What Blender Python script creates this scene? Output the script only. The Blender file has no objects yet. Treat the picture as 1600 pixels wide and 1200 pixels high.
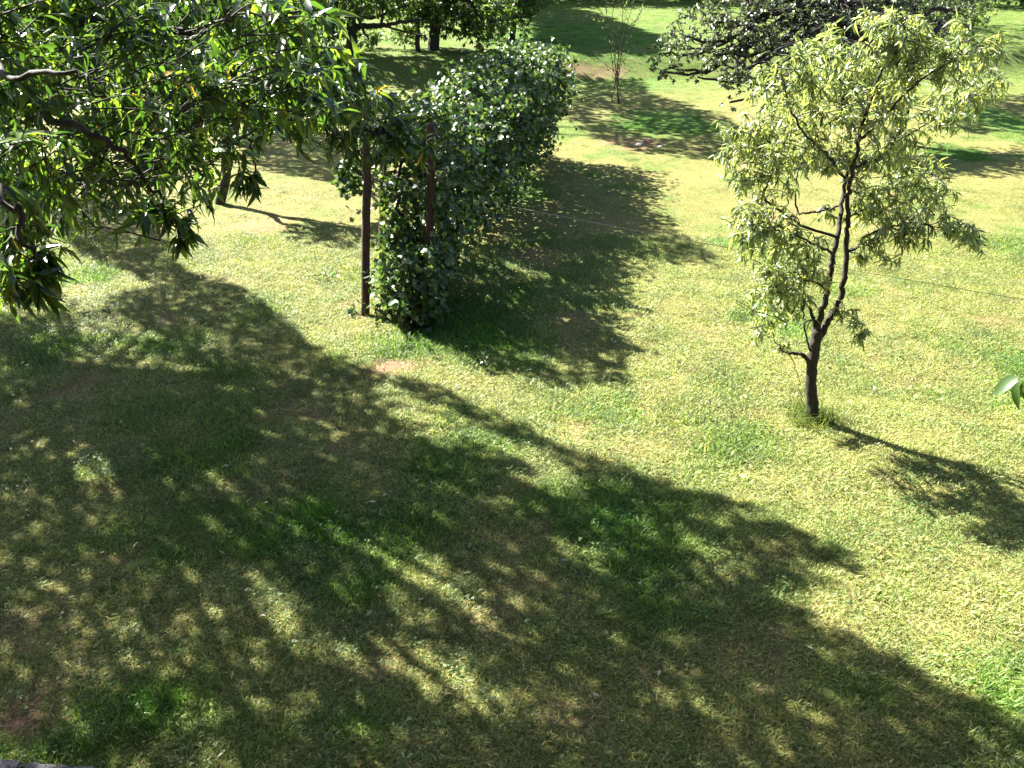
import bpy, math, random
import numpy as np
from mathutils import Vector

rng = np.random.default_rng(7)
random.seed(7)
S = bpy.context.scene
COL = S.collection

# ------------------------------------------------------------------ camera, sky, sun, exposure
CAM_H, PITCH, FOC = 4.2, math.radians(28.0), 1300.0          # eye height in metres, downward tilt, focal length in pixels of 1600
cam = bpy.data.cameras.new("camera")
cam.sensor_width = 36.0
cam.lens = 36.0 * FOC / 1600.0
cam.clip_start, cam.clip_end = 0.05, 900.0
cam_o = bpy.data.objects.new("camera", cam)
cam_o.location = (0, 0, CAM_H)
cam_o.rotation_euler = (math.radians(90) - PITCH, 0, 0)
COL.objects.link(cam_o)
S.camera = cam_o

SUN_EL, SUN_AZ = math.radians(41.0), math.radians(-53.0)     # azimuth clockwise from +Y
SUN = np.array([math.sin(SUN_AZ) * math.cos(SUN_EL), math.cos(SUN_AZ) * math.cos(SUN_EL), math.sin(SUN_EL)])
w = bpy.data.worlds.new("World"); S.world = w; w.use_nodes = True
nt = w.node_tree
sky = nt.nodes.new("ShaderNodeTexSky"); sky.sky_type = 'NISHITA'; sky.sun_disc = False
sky.sun_elevation = SUN_EL; sky.sun_rotation = SUN_AZ % (2 * math.pi); sky.dust_density = 1.0; sky.ozone_density = 0.3; sky.air_density = 0.8
bgn = nt.nodes["Background"]; nt.links.new(sky.outputs[0], bgn.inputs[0]); bgn.inputs[1].default_value = 0.05
sl = bpy.data.lights.new("sun", 'SUN'); sl.energy = 5.0; sl.angle = math.radians(0.53); sl.color = (1.0, 0.95, 0.88)
so = bpy.data.objects.new("sun", sl); so.rotation_euler = Vector(SUN).to_track_quat('Z', 'Y').to_euler(); COL.objects.link(so)
S.view_settings.view_transform = 'Standard'; S.view_settings.look = 'None'; S.view_settings.gamma = 1
S.view_settings.exposure = 3.0
S.cycles.max_bounces = 6; S.cycles.diffuse_bounces = 1; S.cycles.glossy_bounces = 2
S.cycles.transmission_bounces = 3; S.cycles.transparent_max_bounces = 4
S.cycles.use_denoising = True
S.cycles.sample_clamp_indirect = 4.0

# ------------------------------------------------------------------ terrain
def vnoise(x, y, seed=0):
    xi, yi = np.floor(x).astype(np.int64), np.floor(y).astype(np.int64)
    fx, fy = x - xi, y - yi
    fx = fx * fx * (3 - 2 * fx); fy = fy * fy * (3 - 2 * fy)
    def h(a, b):
        n = (a * 374761393 + b * 668265263 + seed * 1442695041) & 0xffffffff
        n = ((n ^ (n >> 13)) * 1274126177) & 0xffffffff
        return ((n ^ (n >> 16)) & 0xffff) / 65535.0
    return (h(xi, yi) * (1 - fx) + h(xi + 1, yi) * fx) * (1 - fy) + (h(xi, yi + 1) * (1 - fx) + h(xi + 1, yi + 1) * fx) * fy
def fbm(x, y, seed=0, octs=4):
    s, a, t = 0, 1.0, 0
    for o in range(octs):
        s = s + a * vnoise(x * 2 ** o, y * 2 ** o, seed + o * 17); t += a; a *= 0.55
    return s / t
def sstep(a, b, x):
    t = np.clip((x - a) / (b - a), 0, 1); return t * t * (3 - 2 * t)

def ground_z(x, y):
    x = np.asarray(x, float); y = np.asarray(y, float)
    edge = 28.5 + 0.10 * (x + 4) + 0.5 * np.sin(x * 0.35)
    z = 0.75 * sstep(0, 2.2, y - edge) + 0.035 * np.clip(y - edge - 2.2, 0, 60)
    z = z + 0.10 * (fbm(x * 0.45, y * 0.45, 3) - 0.5) + 0.05 * (fbm(x * 1.7, y * 1.7, 9) - 0.5)
    return z

def ray(px, py):
    u, v = (px - 800) / FOC, (py - 600) / FOC
    c, s = math.cos(PITCH), math.sin(PITCH)
    return np.array([u, c - v * s, -s - v * c])
def at_depth(px, py, t):
    return np.array([0, 0, CAM_H]) + ray(px, py) * t
def at_row(px, py, Y):
    d = ray(px, py); return np.array([0, 0, CAM_H]) + d * (Y / d[1])
def on_ground(px, py):
    d = ray(px, py); z = 0.0
    for _ in range(30):
        t = (CAM_H - z) / max(-d[2], 0.02); z = 0.6 * z + 0.4 * float(ground_z(d[0] * t, d[1] * t))
    return np.array([d[0] * t, d[1] * t, z])

# patches where the turf is lush and green (far ones deepen the colour of the tree shade), and where the earth is worn bare: (px, py, half width, half height, strength)
GREEN = [(470, 830, 110, 50, .9), (940, 800, 130, 45, .9), (740, 505, 100, 45, .9), (1010, 860, 80, 30, .7), (700, 735, 70, 28, .8),
         (560, 920, 60, 30, .9), (230, 1110, 120, 50, .9), (900, 60, 160, 40, 1), (1000, 130, 60, 20, .7), (870, 200, 60, 20, .6), (1040, 190, 90, 20, 1), (1560, 185, 60, 25, 1),
         (1490, 240, 50, 15, 1), (60, 560, 60, 30, .7), (540, 1140, 60, 25, .7), (350, 640, 60, 20, .5), (900, 1010, 60, 25, .5),
         (1340, 1080, 60, 20, .7), (60, 1180, 100, 20, .8), (800, 290, 60, 30, .8), (250, 870, 60, 26, .6), (860, 450, 50, 14, .6)]
BARE = [(622, 573, 48, 11, 1.0), (45, 1112, 75, 30, 1.0), (20, 985, 55, 26, .9), (985, 224, 55, 9, .55), (270, 990, 45, 12, .5),
        (420, 350, 60, 14, .45), (1110, 522, 40, 12, .45), (1170, 650, 40, 10, .45), (590, 1040, 60, 14, .55), (1560, 500, 40, 14, .4),
        (250, 500, 60, 14, .5), (900, 108, 90, 12, .6), (860, 480, 90, 34, .35), (690, 1090, 50, 18, .4), (1420, 600, 50, 12, .3),
        (160, 760, 60, 16, .45), (480, 640, 60, 20, .45), (830, 905, 90, 22, .35), (1330, 940, 40, 14, .5), (410, 760, 60, 16, .6), (620, 830, 40, 14, .6), (300, 950, 60, 18, .6), (760, 960, 70, 16, .5), (540, 700, 50, 14, .5), (1050, 1040, 60, 18, .5), (170, 870, 50, 18, .6), (880, 1140, 60, 20, .5), (1180, 990, 60, 16, .5), (300, 700, 50, 12, .5), (110, 600, 60, 16, .6), (850, 400, 70, 18, .5)]
def _ell(lst):
    out = []
    for px, py, rx, ry, st in lst:
        c = on_ground(px, py); a = on_ground(px + rx, py); b = on_ground(px, py - ry); d = on_ground(px, py + ry)
        out.append((c[0], c[1], abs(a[0] - c[0]), abs(b[1] - d[1]) / 2, st))
    return out
GE, BE = _ell(GREEN), _ell(BARE)
def turf(x, y):
    """lushness and bareness of the turf at x, y"""
    n = fbm(x * 0.9, y * 0.9, 21); n2 = fbm(x * 3.1, y * 3.1, 33)
    g = sstep(0.50, 0.72, n * 0.6 + n2 * 0.4) * 0.7
    g = np.maximum(g, .62 * sstep(23, 31, y) * (.6 + .8 * n2))
    b = sstep(0.60, 0.78, fbm(x * 1.3, y * 1.3, 55) * 0.6 + fbm(x * 4.2, y * 4.2, 56) * 0.4) * 0.55
    for cx, cy, rx, ry, st in GE:
        d = np.sqrt(((x - cx) / rx) ** 2 + ((y - cy) / ry) ** 2) + (n2 - 0.5) * 1.3
        g = np.maximum(g, st * (1 - sstep(0.6, 1.25, d)))
    for cx, cy, rx, ry, st in BE:
        d = np.sqrt(((x - cx) / rx) ** 2 + ((y - cy) / ry) ** 2) + (n2 - 0.5) * 1.2
        k = st * (1 - sstep(0.7, 1.2, d)); b = np.maximum(b, k); g = g * (1 - 0.8 * k)
    return g, b

# ------------------------------------------------------------------ object helpers
def tag(o, label=None, cat=None, group=None, kind=None):
    for k, v in (("label", label), ("category", cat), ("group", group), ("kind", kind)):
        if v: o[k] = v
    return o
def empty(name, loc, label, cat, group=None):
    o = bpy.data.objects.new(name, None); o.location = loc; o.empty_display_size = 0.2
    COL.objects.link(o); return tag(o, label, cat, group)
def mesh_obj(name, V, F, mat, parent=None, smooth=True, link=True):
    """V (n,3) world coordinates; F a list of (k,m) index arrays, all rows in one array have the same corner count"""
    V = np.asarray(V, dtype=np.float64)
    if parent is not None: V = V - np.array(parent.location)
    me = bpy.data.meshes.new(name)
    F = [np.asarray(f, dtype=np.int32) for f in F if len(f)]
    nl = sum(f.size for f in F); nf = sum(len(f) for f in F)
    me.vertices.add(len(V)); me.vertices.foreach_set("co", V.astype(np.float32).ravel())
    me.loops.add(nl); me.loops.foreach_set("vertex_index", np.concatenate([f.ravel() for f in F]))
    tot = np.concatenate([np.full(len(f), f.shape[1], np.int32) for f in F])
    st = np.concatenate([[0], np.cumsum(tot)[:-1]]).astype(np.int32)
    me.polygons.add(nf); me.polygons.foreach_set("loop_start", st); me.polygons.foreach_set("loop_total", tot)
    me.update(calc_edges=True)
    me.polygons.foreach_set("use_smooth", np.full(nf, smooth, dtype=bool))
    me.materials.append(mat); me.update()
    o = bpy.data.objects.new(name, me)
    if link: COL.objects.link(o)
    if parent is not None: o.parent = parent
    return o

def unit(a):
    return a / np.maximum(np.linalg.norm(a, axis=-1, keepdims=True), 1e-9)

class Wood:
    """collects tapered tubes that become one mesh"""
    def __init__(s): s.V, s.F3, s.F4, s.n = [], [], [], 0
    def tube(s, P, R, sides=7, rough=0.0):
        P = np.asarray(P, float); R = np.asarray(R, float); k = len(P)
        T = unit(np.gradient(P, axis=0))
        ref = np.array([0.0, 0, 1]) if abs(T[0][2]) < 0.9 else np.array([1.0, 0, 0])
        A = unit(np.cross(T, ref)); B = np.cross(T, A)
        a = np.arange(sides) * 2 * math.pi / sides
        rr = R[:, None] * (1 + rough * (rng.random((k, sides)) - 0.5))
        ring = P[:, None, :] + rr[:, :, None] * (np.cos(a)[None, :, None] * A[:, None, :] + np.sin(a)[None, :, None] * B[:, None, :])
        s.V.append(ring.reshape(-1, 3)); i = np.arange(sides); j = (i + 1) % sides
        for q in range(k - 1):
            o = s.n + q * sides
            s.F4.append(np.stack([o + i, o + j, o + sides + j, o + sides + i], 1))
        s.V.append(np.array([P[0] , P[-1] + T[-1] * R[-1] * 0.6])); c0 = s.n + k * sides
        s.F3.append(np.stack([np.full(sides, c0), s.n + j, s.n + i], 1))
        s.F3.append(np.stack([np.full(sides, c0 + 1), s.n + (k - 1) * sides + i, s.n + (k - 1) * sides + j], 1))
        s.n += k * sides + 2
    def build(s, name, mat, parent=None):
        return mesh_obj(name, np.concatenate(s.V), [np.concatenate(s.F4), np.concatenate(s.F3)], mat, parent)

def spline(pts, n=6, wob=0.0):
    """Catmull-Rom through pts"""
    P = np.asarray(pts, float); P = np.vstack([2 * P[0] - P[1], P, 2 * P[-1] - P[-2]]); out = []
    for i in range(1, len(P) - 2):
        for t in np.linspace(0, 1, n, endpoint=False):
            a, b, c, d = P[i - 1], P[i], P[i + 1], P[i + 2]
            out.append(0.5 * ((2 * b) + (c - a) * t + (2 * a - 5 * b + 4 * c - d) * t ** 2 + (3 * b - a - 3 * c + d) * t ** 3))
    out.append(P[-2]); out = np.array(out)
    if wob: out[1:-1] += rng.normal(0, wob, (len(out) - 2, 3))
    return out

SHAPES = {  # half-width profile along the blade of a leaf (0..1 stations between base and tip)
    'lance': ([0.18, 0.45, 0.75], [0.75, 1.0, 0.6]),
    'oval': ([0.2, 0.5, 0.8], [0.8, 1.0, 0.7]),
    'vine': ([0.12, 0.4, 0.62, 0.78], [0.95, 0.72, 1.0, 0.42]),
    'simple': ([0.5], [1.0]),
}
class Leaves:
    def __init__(s): s.a = []
    def add(s, P, D, U, L, W):
        n = len(P); s.a.append(np.hstack([P, D, U, np.broadcast_to(np.reshape(L, (-1, 1)), (n, 1)), np.broadcast_to(np.reshape(W, (-1, 1)), (n, 1))]))
    def data(s): return np.concatenate(s.a) if s.a else np.zeros((0, 11))
    def build(s, name, mat, parent=None, shape='lance', curl=0.35, fold=0.25):
        A = s.data(); n = len(A)
        P, D, U, L, W = A[:, :3], unit(A[:, 3:6]), A[:, 6:9], A[:, 9:10], A[:, 10:11]
        side = unit(np.cross(D, U)); U = unit(np.cross(side, D))
        ss, ww = SHAPES[shape]; m = len(ss)
        cu = curl * (0.4 + 1.2 * rng.random((n, 1))); fo = fold * (0.3 + 1.2 * rng.random((n, 1)))
        tw = rng.normal(0, 0.35, (n, 1))
        pos = lambda t: P + D * L * (t - 0.12 * cu * t * t) - U * cu * L * t * t
        rows = [pos(0.0)[:, None, :]]
        for t, k in zip(ss, ww):
            c = pos(t); a = tw * t; sd = side * np.cos(a) + U * np.sin(a); up = U * np.cos(a) - side * np.sin(a)
            h = W * 0.5 * k
            rows.append(np.stack([c - sd * h + up * fo * h, c, c + sd * h + up * fo * h], 1))
        rows.append(pos(1.0)[:, None, :])
        V = np.concatenate(rows, 1); nv = V.shape[1]; base = (np.arange(n) * nv)[:, None]
        F3, F4 = [], []
        F3 += [[0, 2, 1], [0, 3, 2]]
        for q in range(m - 1):
            o = 1 + 3 * q; F4 += [[o, o + 1, o + 4, o + 3], [o + 1, o + 2, o + 5, o + 4]]
        o = 1 + 3 * (m - 1); F3 += [[o, o + 1, nv - 1], [o + 1, o + 2, nv - 1]]
        f3 = (base[:, :, None] + np.array(F3)[None]).reshape(-1, 3)
        f4 = (base[:, :, None] + np.array(F4)[None]).reshape(-1, 4) if F4 else []
        return mesh_obj(name, V.reshape(-1, 3), [f3] + ([f4] if len(f4) else []), mat, parent, smooth=True)

def rand_dir(n):
    return unit(rng.normal(0, 1, (n, 3)))

def leafy_twig(W, LV, a, b, leaf=(0.11, 0.028), n=16, droop=0.5, r=0.006, start=0.35, sag=0.10):
    """a thin shoot from a to b that sags, with leaves standing off it"""
    a, b = np.asarray(a, float), np.asarray(b, float)
    d = b - a; ln = np.linalg.norm(d)
    mid = a + d * 0.5 + np.array([0, 0, ln * sag]) + rng.normal(0, ln * 0.06, 3)
    P = spline([a, mid, b], 4)
    W.tube(P, np.linspace(r, r * 0.35, len(P)), 4)
    t = start + (1 - start) * np.sqrt(rng.random(n)); t[-2:] = 1.0
    k = t * (len(P) - 1.0); i = np.minimum(k.astype(int), len(P) - 2); f = (k - i)[:, None]
    base = P[i] * (1 - f) + P[i + 1] * f
    tang = unit(P[i + 1] - P[i])
    D = unit(tang * 0.55 + rand_dir(n) * 1.0 + np.array([0, 0, -droop]))
    U = unit(rng.normal(0, 0.55, (n, 3)) + np.array([0, 0, 1.0]))
    s = 0.42 + 0.75 * rng.random(n)
    LV.add(base, D, U, leaf[0] * s, leaf[1] * s)

# ------------------------------------------------------------------ materials
def mat_new(name):
    m = bpy.data.materials.new(name); m.use_nodes = True
    t = m.node_tree
    for nd in list(t.nodes): t.nodes.remove(nd)
    return m, t, t.nodes.new("ShaderNodeOutputMaterial")
def ramp(t, fac, stops):
    r = t.nodes.new("ShaderNodeValToRGB"); e = r.color_ramp.elements
    while len(e) < len(stops): e.new(0.5)
    for i, (p, c) in enumerate(stops): e[i].position = p; e[i].color = (*c, 1)
    t.links.new(fac, r.inputs[0]); return r.outputs[0]
def leaf_mat(name, cols, trans=0.45, tcol=None, rough=0.35, spec=0.5, back=1.0):
    """cols: stops of colour over the random value of each leaf"""
    m, t, out = mat_new(name)
    g = t.nodes.new("ShaderNodeNewGeometry")
    c = ramp(t, g.outputs['Random Per Island'], cols)
    p = t.nodes.new("ShaderNodeBsdfPrincipled"); t.links.new(c, p.inputs['Base Color'])
    p.inputs['Roughness'].default_value = rough; p.inputs['Specular IOR Level'].default_value = spec
    tr = t.nodes.new("ShaderNodeBsdfTranslucent")
    mx = t.nodes.new("ShaderNodeMix"); mx.data_type = 'RGBA'; mx.blend_type = 'MULTIPLY'; mx.inputs[0].default_value = 1
    t.links.new(c, mx.inputs[6]); mx.inputs[7].default_value = (*(tcol or (2.2, 2.4, 0.9)), 1)
    t.links.new(mx.outputs[2], tr.inputs[0])
    ms = t.nodes.new("ShaderNodeMixShader"); ms.inputs[0].default_value = trans
    t.links.new(p.outputs[0], ms.inputs[1]); t.links.new(tr.outputs[0], ms.inputs[2]); t.links.new(ms.outputs[0], out.inputs[0])
    return m
def bark_mat(name, c1, c2, scale=14.0, bump=0.6):
    m, t, out = mat_new(name)
    tc = t.nodes.new("ShaderNodeTexCoord"); mp = t.nodes.new("ShaderNodeMapping"); mp.inputs['Scale'].default_value = (1, 1, 0.22)
    n = t.nodes.new("ShaderNodeTexNoise"); n.inputs['Scale'].default_value = scale; n.inputs['Detail'].default_value = 8; n.inputs['Roughness'].default_value = 0.65
    t.links.new(tc.outputs['Object'], mp.inputs[0]); t.links.new(mp.outputs[0], n.inputs[0])
    c = ramp(t, n.outputs[0], [(0.35, c1), (0.65, c2)])
    p = t.nodes.new("ShaderNodeBsdfPrincipled"); t.links.new(c, p.inputs['Base Color']); p.inputs['Roughness'].default_value = 0.85
    b = t.nodes.new("ShaderNodeBump"); b.inputs['Strength'].default_value = bump; b.inputs['Distance'].default_value = 0.02
    t.links.new(n.outputs[0], b.inputs['Height']); t.links.new(b.outputs[0], p.inputs['Normal']); t.links.new(p.outputs[0], out.inputs[0])
    return m

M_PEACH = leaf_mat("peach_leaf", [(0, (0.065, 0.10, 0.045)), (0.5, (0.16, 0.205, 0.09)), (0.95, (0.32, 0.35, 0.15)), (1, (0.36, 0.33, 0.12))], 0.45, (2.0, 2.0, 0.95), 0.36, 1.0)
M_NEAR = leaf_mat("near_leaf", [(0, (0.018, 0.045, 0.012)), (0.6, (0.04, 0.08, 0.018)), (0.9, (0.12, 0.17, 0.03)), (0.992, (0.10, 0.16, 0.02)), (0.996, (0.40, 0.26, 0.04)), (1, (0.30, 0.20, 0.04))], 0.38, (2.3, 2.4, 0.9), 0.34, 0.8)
M_VINE = leaf_mat("vine_leaf", [(0, (0.012, 0.032, 0.010)), (0.6, (0.04, 0.08, 0.024)), (1, (0.15, 0.18, 0.07))], 0.25, (1.9, 2.1, 0.8), 0.46, 0.5)
M_DARK = leaf_mat("plum_leaf", [(0, (0.035, 0.05, 0.028)), (0.6, (0.085, 0.11, 0.055)), (1, (0.16, 0.19, 0.08))], 0.30, (1.5, 1.6, 0.8), 0.38, 1.0)
M_TREE = leaf_mat("tree_leaf", [(0, (0.03, 0.065, 0.016)), (0.6, (0.06, 0.10, 0.024)), (1, (0.14, 0.18, 0.045))], 0.40, (2.2, 2.5, 0.7), 0.42, 0.5)
M_CANOPY = leaf_mat("shade_tree_leaf", [(0, (0.02, 0.05, 0.012)), (1, (0.05, 0.09, 0.02))], 0.12, (1.4, 1.6, 0.6), 0.6, 0.2)  # leaves of the added shade trees, low translucency to deepen their shade
M_TUFT = leaf_mat('tuft_blade', [(0, (0.03, 0.06, 0.01)), (1, (0.12, 0.16, 0.03))], 0.4, (2.0, 2.0, 0.7), 0.7, 0.15)
M_WEED = leaf_mat("weed_leaf", [(0, (0.02, 0.055, 0.012)), (1, (0.07, 0.12, 0.03))], 0.4, (2.0, 2.3, 0.7), 0.45, 0.5)
M_BARK = bark_mat("bark", (0.007, 0.005, 0.004), (0.032, 0.023, 0.018))
M_TWIG = bark_mat("twig_bark", (0.05, 0.035, 0.022), (0.12, 0.085, 0.05), 30, 0.3)
M_POST = bark_mat("post_wood", (0.016, 0.008, 0.006), (0.075, 0.032, 0.02), 22, 0.8)

def ground_mat():
    m, t, out = mat_new("soil_and_thatch")
    g = t.nodes.new("ShaderNodeNewGeometry")
    def nz(sc, det=6):
        n = t.nodes.new("ShaderNodeTexNoise"); n.inputs['Scale'].default_value = sc; n.inputs['Detail'].default_value = det
        t.links.new(g.outputs['Position'], n.inputs[0]); return n.outputs[0]
    ag = t.nodes.new("ShaderNodeAttribute"); ag.attribute_name = "lush"
    ab = t.nodes.new("ShaderNodeAttribute"); ab.attribute_name = "bare"
    fine = nz(45)
    thatch = ramp(t, fine, [(0.3, (0.04, 0.034, 0.012)), (0.5, (0.12, 0.115, 0.03)), (0.72, (0.26, 0.24, 0.08))])
    green = ramp(t, fine, [(0.3, (0.02, 0.05, 0.008)), (0.7, (0.08, 0.15, 0.02))])
    soil = ramp(t, nz(30), [(0.3, (0.07, 0.04, 0.024)), (0.7, (0.26, 0.155, 0.095))])
    def mix(f, a, b):
        x = t.nodes.new("ShaderNodeMix"); x.data_type = 'RGBA'; t.links.new(f, x.inputs[0]); t.links.new(a, x.inputs[6]); t.links.new(b, x.inputs[7]); return x.outputs[2]
    c = mix(ag.outputs['Fac'], thatch, green); c = mix(ab.outputs['Fac'], c, soil)
    p = t.nodes.new("ShaderNodeBsdfPrincipled"); t.links.new(c, p.inputs['Base Color']); p.inputs['Roughness'].default_value = 0.95
    p.inputs['Specular IOR Level'].default_value = 0.2
    b = t.nodes.new("ShaderNodeBump"); b.inputs['Strength'].default_value = 0.9; b.inputs['Distance'].default_value = 0.03
    t.links.new(fine, b.inputs['Height']); t.links.new(b.outputs[0], p.inputs['Normal']); t.links.new(p.outputs[0], out.inputs[0])
    return m
def grass_mat(name, clover=False):
    m, t, out = mat_new(name)
    g = t.nodes.new("ShaderNodeNewGeometry")
    al = t.nodes.new("ShaderNodeAttribute"); al.attribute_name = "lush"; al.attribute_type = 'INSTANCER'
    ax = t.nodes.new("ShaderNodeAttribute"); ax.attribute_name = "rnd"; ax.attribute_type = 'INSTANCER'
    isl = g.outputs['Random Per Island']
    if clover:
        dry = ramp(t, isl, [(0, (0.05, 0.10, 0.025)), (0.7, (0.12, 0.18, 0.05)), (1, (0.30, 0.32, 0.14))])
        lush = ramp(t, isl, [(0, (0.03, 0.09, 0.02)), (1, (0.09, 0.18, 0.04))])
    else:
        dry = ramp(t, isl, [(0, (0.075, 0.110, 0.018)), (0.4, (0.17, 0.22, 0.042)), (0.7, (0.28, 0.305, 0.10)), (0.93, (0.42, 0.39, 0.20)), (1, (0.22, 0.13, 0.06))])
        lush = ramp(t, isl, [(0, (0.024, 0.085, 0.005)), (0.6, (0.05, 0.165, 0.008)), (1, (0.14, 0.24, 0.022))])
    mx = t.nodes.new("ShaderNodeMix"); mx.data_type = 'RGBA'
    t.links.new(al.outputs['Fac'], mx.inputs[0]); t.links.new(dry, mx.inputs[6]); t.links.new(lush, mx.inputs[7])
    hv = t.nodes.new("ShaderNodeHueSaturation"); t.links.new(mx.outputs[2], hv.inputs['Color'])
    mr = t.nodes.new("ShaderNodeMapRange"); mr.inputs[3].default_value = 0.62; mr.inputs[4].default_value = 1.38
    t.links.new(ax.outputs['Fac'], mr.inputs[0]); t.links.new(mr.outputs[0], hv.inputs['Value'])
    p = t.nodes.new("ShaderNodeBsdfPrincipled"); t.links.new(hv.outputs[0], p.inputs['Base Color'])
    p.inputs['Roughness'].default_value = 0.55; p.inputs['Specular IOR Level'].default_value = 0.45
    tr = t.nodes.new("ShaderNodeBsdfTranslucent")
    m2 = t.nodes.new("ShaderNodeMix"); m2.data_type = 'RGBA'; m2.blend_type = 'MULTIPLY'; m2.inputs[0].default_value = 1
    t.links.new(hv.outputs[0], m2.inputs[6]); m2.inputs[7].default_value = (1.8, 1.75, 1.1, 1)
    t.links.new(m2.outputs[2], tr.inputs[0])
    ms = t.nodes.new("ShaderNodeMixShader"); ms.inputs[0].default_value = 0.45
    t.links.new(p.outputs[0], ms.inputs[1]); t.links.new(tr.outputs[0], ms.inputs[2]); t.links.new(ms.outputs[0], out.inputs[0])
    return m
M_GROUND = ground_mat(); M_GRASS = grass_mat("grass_blade"); M_CLOVER = grass_mat("clover_leaf", True)

# ------------------------------------------------------------------ ground sheet
def build_ground():
    xs = np.concatenate([[-400, -200, -100, -60, -36, -26], np.arange(-20, 24, 0.22), [28, 38, 60, 100, 200, 400]])
    ys = np.concatenate([[-300, -100, -40, -15, -6, -2], np.arange(0, 52, 0.22), [56, 62, 70, 85, 120, 200, 400]])
    X, Y = np.meshgrid(xs, ys); Z = ground_z(X, Y)
    V = np.stack([X.ravel(), Y.ravel(), Z.ravel()], 1); nx = len(xs)
    i, j = np.meshgrid(np.arange(nx - 1), np.arange(len(ys) - 1)); a = (j * nx + i).ravel()
    o = mesh_obj("ground", V, [np.stack([a, a + 1, a + 1 + nx, a + nx], 1)], M_GROUND)
    g, b = turf(V[:, 0], V[:, 1])
    for nm, v in (("lush", g), ("bare", b)):
        at = o.data.attributes.new(nm, 'FLOAT', 'POINT'); at.data.foreach_set("value", v.astype(np.float32))
    tag(o, kind="structure")
build_ground()

# ------------------------------------------------------------------ turf: blades instanced over the sheet as one uncountable mass
def tuft_mesh(name, n, rad, hmin, hmax, wid, lean, mat):
    """n blades on a disc of radius rad"""
    r = rad * np.sqrt(rng.random(n)); a = rng.random(n) * 2 * math.pi
    P = np.stack([r * np.cos(a), r * np.sin(a), np.full(n, -0.008)], 1)
    h = hmin + (hmax - hmin) * rng.random(n) ** 1.5
    az = rng.random(n) * 2 * math.pi; le = lean * (0.3 + 0.9 * rng.random(n))
    D = np.stack([np.cos(az) * np.sin(le), np.sin(az) * np.sin(le), np.cos(le)], 1)
    L = Leaves(); sd = np.stack([-np.sin(az), np.cos(az), np.zeros(n)], 1); U = np.cross(sd, D)
    s = sd * (wid * (0.6 + 0.8 * rng.random(n)))[:, None] * 0.5; hh = h[:, None]
    bend = np.stack([np.cos(az), np.sin(az), -0.4 * np.ones(n)], 1) * hh * (0.1 + 0.4 * rng.random((n, 1)))
    p0, p1, p2 = P, P + D * hh * 0.5 + bend * 0.2, P + D * hh + bend
    V = np.stack([p0 - s, p0 + s, p1 + s, p1 - s, p2], 1).reshape(-1, 3); b = (np.arange(n) * 5)[:, None]
    return mesh_obj(name, V, [b + np.array([0, 1, 2, 3]), b + np.array([3, 2, 4])], mat, link=False)
def clover_mesh(name, n, rad, size, mat):
    V, F = [], []; c = 0
    for _ in range(n):
        r = rad * math.sqrt(rng.random()); a = rng.random() * 6.28; x, y = r * math.cos(a), r * math.sin(a); h = 0.02 + 0.04 * rng.random()
        tilt = rng.normal(0, 0.35, 2); s = size * (0.6 + 0.7 * rng.random())
        for k in range(3):
            b = a * 3 + k * 2.094; pts = [(0, 0), (0.55, -0.42), (1, -0.25), (1, 0.25), (0.55, 0.42)]
            for u, v in pts:
                px, py = s * (u * math.cos(b) - v * math.sin(b)), s * (u * math.sin(b) + v * math.cos(b))
                V.append((x + px, y + py, h + px * tilt[0] + py * tilt[1]))
            F.append([c, c + 1, c + 2, c + 3, c + 4]); c += 5
    return mesh_obj(name, V, [np.array(F)], mat, link=False)

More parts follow.
